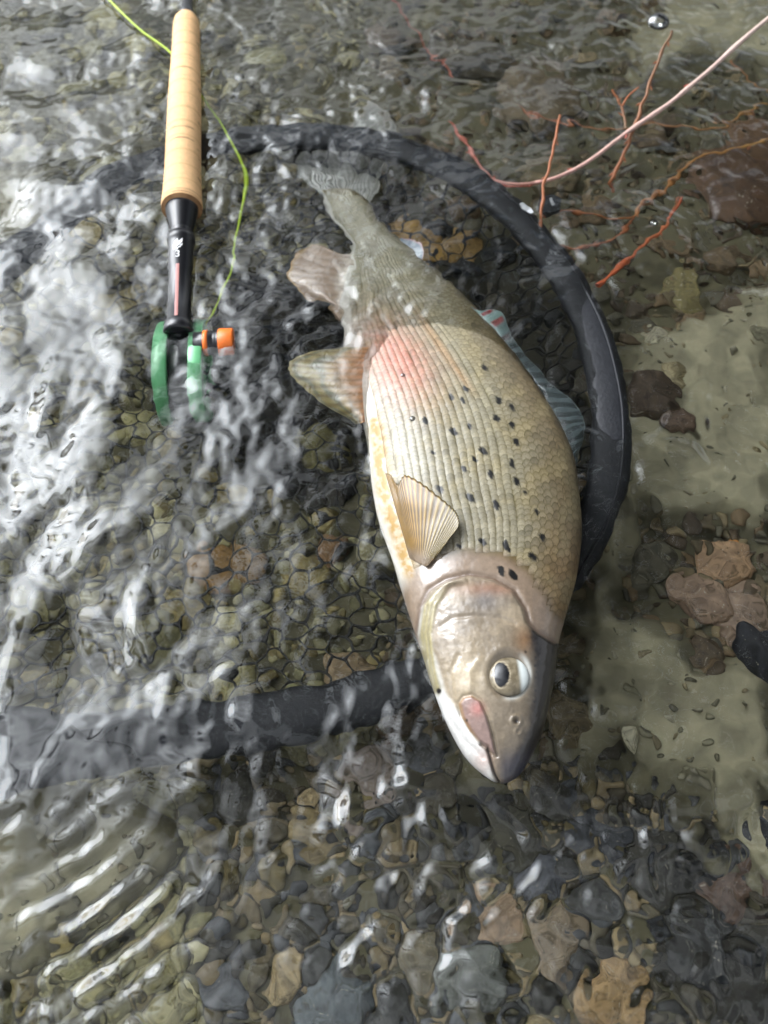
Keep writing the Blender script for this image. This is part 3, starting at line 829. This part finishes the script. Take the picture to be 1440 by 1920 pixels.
def c_pect(x, y, f, g, r):
    c = np.ones((len(x), 3)) * lin(158, 114, 30)
    c = mixc(c, lin(132, 118, 80), sst(.35, .7, f))
    c = mixc(c, lin(120, 84, 30), .6 * np.exp(-((f - .2) / .1) ** 2) * sst(.2, .6, g))
    c = mixc(c, lin(150, 128, 112), sst(.22, .05, g))
    c = mixc(c * .72, lin(62, 46, 16), sst(.55, 0, r) * .9)
    c = c * (1 + .35 * pn(x / 14, y / 14, 83))[:, None]
    c = mixc(c, lin(180, 156, 84), sst(.7, 1, r) * .45)
    return mixc(c, lin(70, 62, 40), sst(.97, 1, g) * .6 + .7 * sst(.03, 0, f))
fin('pectoral_fin', [(768, 1046), (778, 1052), (790, 1058), (800, 1062), (812, 1052)],
    [(722, 886), (733, 890), (746, 908), (760, 890), (800, 912), (842, 946), (858, 964), (860, 985), (842, 1010)], 0, 0, 30, c_pect, M_fin, lift=.006, on=True)
def c_pelv(x, y, f, g, r):
    c = np.ones((len(x), 3)) * lin(150, 138, 96)
    c = mixc(c, lin(166, 120, 78), sst(.75, .2, g))
    c = mixc(c, lin(190, 130, 100), sst(.3, .0, g) * .6)
    bars = .5 + .5 * np.sin(g * 22 + 5 * pn(x / 40, y / 40, 81))
    c = mixc(c, lin(86, 104, 104), .55 * sst(.5, .9, bars) * sst(.35, .55, g))
    c = mixc(c, lin(96, 74, 46), sst(.5, 0, r) * .6)
    return mixc(c, lin(190, 180, 140), sst(.96, 1, g) * .7)
fin('pelvic_fin', [(700, 652), (704, 690), (698, 740), (684, 792)], [(640, 650), (585, 658), (545, 676), (541, 698), (566, 726), (604, 758), (650, 784), (668, 796)], -.004, -.010, 13, c_pelv, M_fin, curve=.003)
def c_anal(x, y, f, g, r):
    c = np.ones((len(x), 3)) * lin(160, 138, 118)
    c = mixc(c, lin(206, 196, 182), sst(.4, 0, g))
    c = mixc(c, lin(110, 92, 76), sst(.5, 0, r) * .5)
    return mixc(c, lin(196, 164, 104), sst(.93, 1, g) * .8)
fin('anal_fin', [(660, 480), (656, 520), (648, 560), (640, 592)], [(590, 458), (558, 480), (538, 512), (560, 545), (604, 575), (632, 592)], -.034, -.036, 11, c_anal, M_fin, curve=.003)
def c_dors(x, y, f, g, r):
    c = np.ones((len(x), 3)) * lin(104, 116, 118)
    c = mixc(c, lin(58, 66, 68), sst(.7, 0, r) * .8)
    c = c * (1 + .22 * pn(x / 12, y / 12, 82))[:, None]
    fr = sst(.30, .12, f)
    c = mixc(c, lin(140, 172, 166), fr * .8)
    red = fr * sst(.55, .8, .5 + .5 * np.sin(f * 75 + 1.2)) * sst(.15, .3, g) * sst(.98, .85, g)
    c = mixc(c, lin(150, 42, 44), red)
    c = mixc(c, lin(84, 76, 60), sst(.22, 0, g) * .8)
    return mixc(c, lin(186, 200, 204), sst(.955, 1, g) * .6)
fin('dorsal_fin', [(880, 575), (915, 612), (960, 668), (1005, 730), (1045, 800), (1070, 868), (1080, 905)],
    [(900, 582), (940, 586), (968, 642), (1016, 700), (1082, 762), (1096, 800), (1086, 850), (1076, 900)], -.014, -.016, 22, c_dors, M_fin_clear, curve=.002)
def c_adip(x, y, f, g, r):
    c = np.ones((len(x), 3)) * lin(122, 134, 146)
    return mixc(c, lin(206, 156, 150), sst(.8, 1, g) * .8)
fin('adipose_fin', [(742, 452), (762, 464), (792, 488)], [(756, 448), (778, 448), (794, 462), (796, 490)], -.036, -.034, 5, c_adip, M_fin)
def c_tail(x, y, f, g, r):
    c = np.ones((len(x), 3)) * lin(138, 138, 130)
    c = mixc(c, lin(86, 84, 80), sst(.5, 0, r) * .5)
    return mixc(c, lin(190, 180, 170), sst(.93, 1, g) * .5)
fin('caudal_fin', [(596, 366), (630, 366), (660, 368), (694, 374)], [(500, 262), (520, 222), (560, 228), (610, 272), (655, 232), (690, 190), (722, 214), (735, 262)], -.042, -.046, 18, c_tail, M_fin)

# ------------------------------------------------------------------ fly rod with reel
g0, g1 = at(350, 36, .012), at(341, 392, .010)
ax = g1 - g0; Lg = np.linalg.norm(ax); ax /= Lg
rod = thing('fly_rod', 'fly rod with pale cork grip, black reel seat and green reel floating at the surface', 'fishing rod', tuple(g1))
gp = [(0, .0085), (.02, .0104), (.06, .0112), (.15, .0112), (.28, .0118), (.42, .0127), (.58, .0131), (.72, .0132), (.84, .0134), (.93, .0141), (.985, .0148), (1.0, .0145)]
tt = np.linspace(0, 1, 300)
rr_ = np.interp(tt, [a for a, _ in gp], [b for _, b in gp])
V, F = lathe(g0, ax, [(0, .004)] + [(a * Lg, b) for a, b in zip(tt, rr_)] + [(Lg + .0002, .006)], 110)
h = ((V - g0) @ ax) / Lg
ring = np.floor(h * 13.999); ang = np.arctan2(V[:, 2] - g0[2], V[:, 0])
cc_ = np.ones((len(V), 3)) * lin(228, 184, 132)
cc_ = cc_ * (1 + .07 * np.sin(ring * 12.9898))[:, None]
seam = np.abs(h * 14 - np.round(h * 14)) < .06
cc_ = mixc(cc_, lin(176, 126, 76), .35 * seam.astype(float))
pit = fbm(h * 70, ang * 7, 91, 3)
cc_ = mixc(cc_, lin(112, 74, 40), sst(.38, .50, pit) * .85 * sst(-.2, .3, pn(h * 9, ang * 1.5, 93)))
cc_ = mixc(cc_, lin(120, 84, 52), sst(.955, .985, h) * sst(.0, .5, fbm(h * 200, ang * 6, 92)))
mesh('cork_grip', V, F, M_cork, rod, cc_)
b0 = g0 - ax * 1.9
V, F = lathe(b0, ax, [(0, .0012), (1.9, .0048)], 20); mesh('rod_blank', V, F, M_black, rod)
V, F = lathe(g0 - ax * .012, ax, [(0, .005), (.002, .0062), (.011, .0068), (.0125, .0060)], 24); mesh('winding_check', V, F, M_black, rod)
# hood below the grip
s0 = g1; s1 = at(334, 624, -.003); sx = s1 - s0; Ls = np.linalg.norm(sx); sx /= Ls
pr = [(.000, .0118)]
for k in range(14):
    pr += [(.002 + k * .0014, .0112 - .00028 * k), (.0027 + k * .0014, .0116 - .00028 * k)]
pr += [(.0225, .0078), (.0245, .0076)]
V, F = lathe(s0, sx, pr, 40); mesh('hood', V, F, M_black, rod)
V, F = lathe(s0, sx, [(.0246, .0080), (.0252, .0098), (.030, .0101), (.0312, .0096), (.034, .0090), (.052, .0088), (.0545, .0080), (Ls - .009, .0080), (Ls - .008, .0098), (Ls - .001, .0104), (Ls, .0098), (Ls + .0006, .0085), (Ls + .0008, .002)], 40)
seat = mesh('reel_seat', V, F, M_black, rod)
# thin pink stripe along the top of the seat, white print
def on_seat(px, py, r): 
    p = at(px, py, .010)
    h_ = (p - s0) @ sx; c = s0 + sx * h_
    return c, h_
up_ = np.array([0, -.35, .94]); up_ -= sx * (up_ @ sx); up_ /= np.linalg.norm(up_); side_ = np.cross(sx, up_); side_ *= np.sign(side_[0])
def seat_pt(h_, a, r): 
    return s0 + sx * h_ + r * (math.cos(a) * up_ + math.sin(a) * side_)
V = []; 
hs = np.linspace(.0548, Ls - .0095, 30)
for h_ in hs:
    for a in np.linspace(-.14, .14, 5): V.append(seat_pt(h_, a, .0083))
for h_ in hs:
    for a in np.linspace(-.14, .14, 5): V.append(seat_pt(h_, a, .0079))
a_ = grid_faces(30, 5); mesh('seat_stripe', np.array(V), np.vstack([a_, a_[:, ::-1] + 150]), M_pink, seat)
def decal(name, polys, h0, wid, r):
    Vv = []; Ff_ = []
    for poly in polys:
        k0 = len(Vv); n = len(poly)
        for rr2 in (r, r - .0004):
            for (x, y) in poly: Vv.append(seat_pt(h0 + y * wid, x * wid / r, rr2))
        Ff_.append(tuple(range(k0, k0 + n))); Ff_.append(tuple(range(k0 + n, k0 + 2 * n))[::-1])
        for q in range(n): Ff_.append((k0 + q, k0 + (q + 1) % n, k0 + n + (q + 1) % n, k0 + n + q))
    return mesh(name, np.array(Vv), Ff_, M_white, seat, smooth=False)
decal('printed_emblem', [[(-.45, .75), (-.46, .35), (-.32, -.15), (-.02, -.5), (.02, -.12)], [(-.45, .75), (.02, -.12), (.42, -.55), (.40, -.05), (.16, .12)], [(-.45, .75), (.16, .12), (.48, .12), (.22, .55), (.02, .58), (.0, .78)]], .0375, .0075, .0093)
fc = bpy.data.curves.new('printed_number', 'FONT'); fc.body = '3'; fc.size = .0080; fc.extrude = .0002; fc.align_x = 'CENTER'; fc.align_y = 'CENTER'
tmp = bpy.data.objects.new('tmp', fc); COL.objects.link(tmp); bpy.context.view_layer.update()
nm = bpy.data.meshes.new_from_object(tmp.evaluated_get(bpy.context.evaluated_depsgraph_get())); bpy.data.objects.remove(tmp); bpy.data.curves.remove(fc)
nm.materials.clear(); nm.materials.append(M_white)
num = bpy.data.objects.new('printed_number', nm); COL.objects.link(num); num.parent = seat
pm = seat_pt(.0475, .0, .0092); off = np.array(rod.location)
Rm = Matrix((Vector(side_), Vector(-sx), Vector(up_))).transposed().to_4x4()
num.matrix_local = Matrix.Translation(Vector(pm - off)) @ Rm
# reel: axis across the rod, hanging below the seat
rc0 = at(332, 654, 0) - np.array([0, 0, .0395])
rx = np.array([1.0, 0, 0]) - sx * sx[0]; rx /= np.linalg.norm(rx)
reel = part_empty('reel', rod, rc0)
def ringdisc(c, w, ro, ri, segs=56):
    prof_ = [(-w / 2, ri), (-w / 2, ro - .0008), (-w / 2 + .0008, ro), (w / 2 - .0008, ro), (w / 2, ro - .0008), (w / 2, ri), (-w / 2, ri)]
    v, f = lathe(c, rx, prof_, segs)
    return v, f[:-2]
RR = .0400
for k, o in enumerate((-.0118, .0118)):
    V, F = ringdisc(rc0 + rx * o, .0095, RR, RR - .008); side_ring = mesh('side_ring', V, F, M_green, reel)
    sp = []
    for q in range(5):
        a = q * 2 * math.pi / 5 + .3
        yv = np.cross(rx, [0, 0, 1.0]); d = math.cos(a) * yv + math.sin(a) * np.array([0, 0, 1.0])
        sp.append(tube([rc0 + rx * o + d * .008, rc0 + rx * o + d * (RR - .005)], [.0034, .0024], 8))
    V, F = join(sp); mesh('spokes', V, F, M_green, side_ring)
V, F = lathe(rc0 - rx * .0125, rx, [(0, .006), (0, .0135), (.004, .014), (.0055, .034), (.007, .0365), (.018, .0365), (.0195, .034), (.021, .014), (.025, .0135), (.025, .006)], 48); mesh('spool', V, F, M_black, reel)
pil = [tube([rc0 - rx * .011 + d, rc0 + rx * .011 + d], .0022, 8) for d in [(RR - .003) * (math.cos(a) * np.cross(rx, [0, 0, 1.0]) + math.sin(a) * np.array([0, 0, 1.0])) for a in (.4, 2.7, 4.7)]]
for V, F in pil: mesh('pillar', V, F, M_black, reel)
ft = at(333, 606, .0) - np.array([0, 0, .010])
V, F = tube(cr([ft - sx * .030 + [0, 0, .004], ft - sx * .015, ft + [0, 0, -.004], ft + sx * .006, ft + sx * .012 + [0, 0, .001]], 24), np.interp(np.linspace(0, 1, 24), [0, .3, .5, .7, 1], [.0045, .0085, .0120, .0085, .0045]), 14)
mesh('reel_foot', V, F, M_black, reel)
kc = at(392, 642, -.006)
V, F = lathe(kc - rx * .010, rx, [(0, .006), (0, .0088), (.012, .0094), (.0125, .0090), (.0135, .0090), (.0150, .0097), (.0165, .0090)], 40); mesh('drag_housing', V, F, M_black, reel)
V, F = lathe(kc - rx * .0035, rx, [(0, .0070), (0, .0098), (.0016, .0100), (.0032, .0098), (.0032, .0070)], 40); mesh('drag_ring', V, F, M_orange, reel)
pr = []
V, F = lathe(kc + rx * .0066, rx, [(0, .004), (0, .0098), (.0006, .0102), (.0092, .0102), (.0100, .0097), (.0100, .003)], 64)
rel = V - kc; yv = np.cross(rx, [0, 0, 1.0]); aa = np.arctan2(rel[:, 2], rel @ yv)
rv_ = rel - np.outer(rel @ rx, rx); V = V + rv_ * (.022 * np.cos(aa * 32))[:, None]
mesh('drag_knob', V, F, M_orange, reel)

# ------------------------------------------------------------------ fly line
LINE = [(150, -60, .006), (205, 0, .005), (262, 55, .004), (318, 97, .002), (352, 140, -.004), (388, 196, -.003), (424, 250, -.003), (452, 305, -.004), (460, 335, -.005), (455, 380, -.006), (444, 430, -.007), (438, 470, -.008), (440, 484, -.008), (428, 520, -.009), (410, 560, -.011), (396, 590, -.014), (388, 612, -.022)]
pts = cr([at(*p) for p in LINE], 160)
rl = np.interp(np.linspace(0, 16, 160), [0, 5, 7, 7.8, 8.3, 9.2, 16], [.0010, .0009, .0011, .0021, .0019, .0009, .0008])
V, F = tube(pts, rl, 10)
tag(mesh('fly_line', V, F, M_line), 'thin bright yellow green fly line passing under the cork grip', 'fishing line')

# ------------------------------------------------------------------ twigs
def twig(label, pts, r0, r1, c0, c1, buds=0, group=None, seed=1, side=None):
    r = np.random.default_rng(seed)
    P = cr([at(*p) for p in pts], max(24, len(pts) * 12))
    n = len(P); f = np.linspace(0, 1, n)
    node_ = np.zeros(n)
    for k in r.uniform(.05, .95, 7): node_ += np.exp(-((f - k) / .012) ** 2)
    P = P + np.stack([.0022 * pn(f * 14, f * 0 + seed), .0012 * pn(f * 14, f * 0 + seed + 5), 0 * f], -1)
    V, F = tube(P, (r0 + (r1 - r0) * f) * (1 + .28 * node_), 9)
    ff = np.repeat(f, 9)
    c = np.asarray(c0) * (1 - ff[:, None]) + np.asarray(c1) * ff[:, None]
    c = c * (1 + .25 * pn(ff * 30, np.tile(np.arange(9), n) * .8, seed))[:, None]
    root = thing('twig', label, 'twig', tuple(P[0]), group)
    st = mesh('stem', V, F, M_twig, root, c)
    for k in range(buds):
        i = int(n * (k + .6) / (buds + .6)); i = min(i, n - 2)
        T = P[i + 1] - P[i]; T /= np.linalg.norm(T)
        sd2 = np.cross(T, [0, 0, 1.0]) * (1 if k % 2 else -1); sd2 /= np.linalg.norm(sd2)
        rr3 = (r0 + (r1 - r0) * f[i])
        d = T * .75 + sd2 * .55; d /= np.linalg.norm(d)
        b = P[i] + sd2 * rr3 * .7
        V, F = lathe(b, d, [(0, rr3 * .5), (.0012, rr3 * .75), (.0028, rr3 * .6), (.0045, rr3 * .15)], 8)
        mesh('bud', V, F, M_twig, root, np.tile(np.asarray(c1) * .8, (len(V), 1)))
    for sp, sr in (side or []):
        Q = cr([at(*p) for p in sp], 24)
        V, F = tube(Q, np.linspace(sr, sr * .6, 24), 8)
        mesh('side_shoot', V, F, M_twig, root, np.tile(np.asarray(c1), (len(V), 1)))
RED, PALE, ORG, YEL, BRN = lin(164, 80, 62), lin(205, 184, 172), lin(150, 88, 50), lin(156, 118, 58), lin(104, 76, 50)
twig('long pale pink twig arching out of the water above the net hoop', [(1500, -20, .050), (1440, 35, .045), (1330, 130, .034), (1260, 190, .026), (1180, 245, .019), (1110, 298, .012), (1060, 326, .005), (1010, 342, .000), (960, 346, -.006), (920, 335, -.012), (895, 305, -.018), (870, 265, -.026), (845, 225, -.034)], .0017, .0011, PALE, RED, 7, seed=2,
     side=[([(1020, 341, -.001), (960, 352, -.007), (925, 340, -.014)], .0010)])
twig('knobbly brown twig standing up across the long pink twig', [(1260, 58, .045), (1238, 105, .036), (1215, 165, .028), (1200, 210, .022), (1180, 262, .014), (1165, 300, .006), (1146, 338, -.002), (1150, 360, -.012)], .0011, .0014, BRN, ORG, 9, seed=3)
twig('short forked twig tip poking up beside the brown twig', [(1174, 240, .016), (1168, 208, .020), (1158, 186, .024), (1147, 168, .028)], .0010, .0007, BRN, ORG, 2, seed=4, side=[([(1166, 200, .021), (1178, 180, .025), (1198, 163, .029)], .0009)])
twig('slender orange twig rising from the far right of the net hoop', [(1050, 216, .030), (1040, 268, .022), (1030, 310, .015), (1020, 350, .008), (1015, 395, .000), (1018, 430, -.010), (1045, 455, -.016), (1100, 466, -.022), (1150, 450, -.028), (1190, 410, -.032)], .0010, .0012, ORG, ORG * .8, 5, seed=5)
twig('yellow orange submerged twig running down to the net hoop', [(1480, 250, -.030), (1440, 262, -.028), (1370, 280, -.026), (1300, 297, -.024), (1280, 320, -.024), (1250, 350, -.024), (1210, 385, -.024), (1180, 408, -.024), (1120, 403, -.020), (1040, 394, -.016)], .0014, .0011, YEL, ORG, 3, seed=6)
twig('brown yellow twig lying under water below the pink twig', [(1480, 180, -.034), (1430, 192, -.034), (1400, 210, -.034), (1370, 226, -.036), (1300, 240, -.038), (1220, 232, -.040), (1150, 240, -.042), (1060, 230, -.044), (970, 200, -.050)], .0013, .0009, YEL, lin(140, 84, 56), 2, seed=7)
twig('bright orange submerged twig touching the outside of the hoop', [(1275, 372, -.016), (1258, 400, -.018), (1245, 425, -.019), (1205, 462, -.020), (1190, 480, -.020), (1150, 510, -.018), (1122, 535, -.016)], .0010, .0016, ORG, lin(176, 84, 44), 1, seed=8, side=[([(1250, 415, -.018), (1268, 392, -.014), (1280, 370, -.010)], .0012)])
twig('dark red root on the brown stones beyond the hoop', [(735, -10, -.05), (765, 40, -.052), (800, 95, -.052), (835, 120, -.052), (852, 145, -.054)], .0016, .0012, lin(120, 60, 46), lin(150, 80, 52), 0, seed=9)
twig('thin orange rootlet over pale sand beside the long twig', [(1370, 108, -.04), (1400, 145, -.04), (1440, 172, -.04), (1490, 200, -.04)], .0008, .0007, ORG, YEL, 0, seed=10)

# ------------------------------------------------------------------ air bubbles on the surface
M_bub, tb, bb = mat_new('bubble_film')
tb.nodes.remove(bb)
gl = tb.nodes.new('ShaderNodeBsdfGlossy'); gl.inputs['Roughness'].default_value = 0.02; trn = tb.nodes.new('ShaderNodeBsdfTransparent')
fr = tb.nodes.new('ShaderNodeFresnel'); fr.inputs['IOR'].default_value = 2.4; mm = tb.nodes.new('ShaderNodeMixShader')
tb.links.new(fr.outputs[0], mm.inputs[0]); tb.links.new(trn.outputs[0], mm.inputs[1]); tb.links.new(gl.outputs[0], mm.inputs[2])
tb.links.new(mm.outputs[0], tb.nodes['Material Output'].inputs['Surface'])
bv, bf = ico(4)
for px, py, r, lab in [(1234, 42, .0095, 'large silvery air bubble floating over the pale sand'), (1225, 420, .0034, 'small air bubble on the water beside the orange twigs'),
                       (755, 706, .0016, 'tiny ring bubble sitting on the pink flush of the fish'), (775, 787, .0019, 'tiny ring bubble on the flank near the belly fin')]:
    p = at(px, py, 0.0)
    if py > 600:
        b, nrm_ = on_body(px, py); p = b + nrm_ * r * .3
    tag(mesh('bubble', bv * r * np.array([1, 1, .7]) + p, bf, M_bub), lab, 'bubble')

# ------------------------------------------------------------------ water
def wave(x, y):
    px, py = proj(np.stack([x, y, np.zeros_like(x)], -1))
    wx = x + .008 * fbm(x * 16, y * 16, 101, 2); wy = y + .008 * fbm(x * 16, y * 16, 102, 2)
    left = sst(620, 250, px) * sst(1500, 1200, py)
    calm = np.exp(-(((px - 1230) / 190) ** 2 + ((py - 1150) / 280) ** 2))
    amp = 1 - .30 * calm
    patch = .75 + .9 * sst(-.35, .45, fbm(x * 9, y * 9, 107, 2))
    low = sst(1400, 1520, py) * sst(380, 560, px)
    net_calm = np.exp(-(((px - 380) / 330) ** 2 + ((py - 1170) / 170) ** 2))
    amp = amp * patch * (1 - .45 * net_calm)
    fine = 1 - .5 * sst(420, 200, px) * sst(1500, 1400, py)
    z = .0032 * (1 + .5 * left) * pn(wx * 13, wy * 11, 103)
    z += .0021 * amp * (1 + .5 * left) * pn(wx * 28, wy * 24, 104)
    z += .0014 * amp * fine * (1 + .5 * low) * pn(wx * 62, wy * 58, 105)
    z += .00068 * amp * fine * (1 + .5 * low) * pn(wx * 125, wy * 120, 106)
    # train of parallel ripples, lower left
    p0 = at(190, 1740, 0)
    env = np.exp(-(((px - 190) / 150) ** 2 + ((py - 1740) / 170) ** 2))
    dd = np.hypot(x - p0[0] + .09, y - p0[1] - .13)
    z += .0008 * env * np.sin(dd * 2 * math.pi / .0135)
    return z
xs2 = graded(-0.34, 0.36, 0.0013, 60, 1.10); ys2 = graded(-0.34, 0.56, 0.0013, 60, 1.10)
X2, Y2 = np.meshgrid(xs2, ys2, indexing='ij')
fade = sst(1.2, .7, np.hypot(X2, Y2))
Z2 = np.where(fade > 0, wave(np.clip(X2, -.6, .6), np.clip(Y2, -.45, .9)), 0) * fade
water = mesh('water', np.stack([X2, Y2, Z2], -1).reshape(-1, 3), grid_faces(len(xs2), len(ys2)), M_water)
water['kind'] = 'structure'

# ------------------------------------------------------------------ alder leaning over the stream: it darkens the reflection on the right
M_bark = mat_plain('alder_bark', (0.045, 0.038, 0.030), 0.85, 0.35, 14, 0.8)
M_leaf = mat_plain('alder_leaf', (0.040, 0.060, 0.018), 0.5, 0.3, 4)
def alder(label, base, crown_c, crown_r, clumps, seed):
    r = np.random.default_rng(seed); base = np.array(base, float); cc0 = np.array(crown_c, float)
    t_ = thing('alder_tree', label, 'tree', tuple(base), 'alders on the right bank')
    mid = base * .6 + cc0 * .4 + np.array([.25, .1, -.2])
    P = cr([base, mid, cc0], 24)
    parts = [tube(P, np.linspace(.16, .05, 24), 12)]
    C = []
    for k in range(clumps):
        d = r.normal(size=3); d /= np.linalg.norm(d)
        c = cc0 + d * crown_r * r.uniform(.35, 1) ** .6
        C.append(c)
        i = r.integers(10, 24); parts.append(tube(cr([P[i], (P[i] + c) / 2 + r.normal(0, .12, 3), c], 10), np.linspace(.032, .006, 10), 6))
    V, F = join(parts); mesh('trunk', V, F, M_bark, t_)
    LV = []; m = 100
    for c in C:
        q = c + r.normal(0, .19, (m, 3))
        a = r.normal(size=(m, 3)); a /= np.linalg.norm(a, axis=1, keepdims=True)
        b = np.cross(a, r.normal(size=(m, 3))); b /= np.linalg.norm(b, axis=1, keepdims=True)
        L = r.uniform(.045, .075, (m, 1))
        LV.append(np.stack([q - a * L, q + b * L * .55, q + a * L, q - b * L * .55], 1))
    LV = np.concatenate(LV); n = len(LV)
    mesh('crown', LV.reshape(-1, 3), np.arange(n * 4).reshape(n, 4), M_leaf, t_, smooth=False)
alder('leafy alder leaning over the stream from the right bank', (3.2, 1.6, .30), (1.35, 1.35, 3.0), np.array([1.7, 1.9, 1.1]), 85, 1)
alder('taller alder standing farther up the right bank', (3.4, 4.4, .35), (2.2, 4.0, 4.2), np.array([1.9, 1.9, 1.8]), 85, 2)
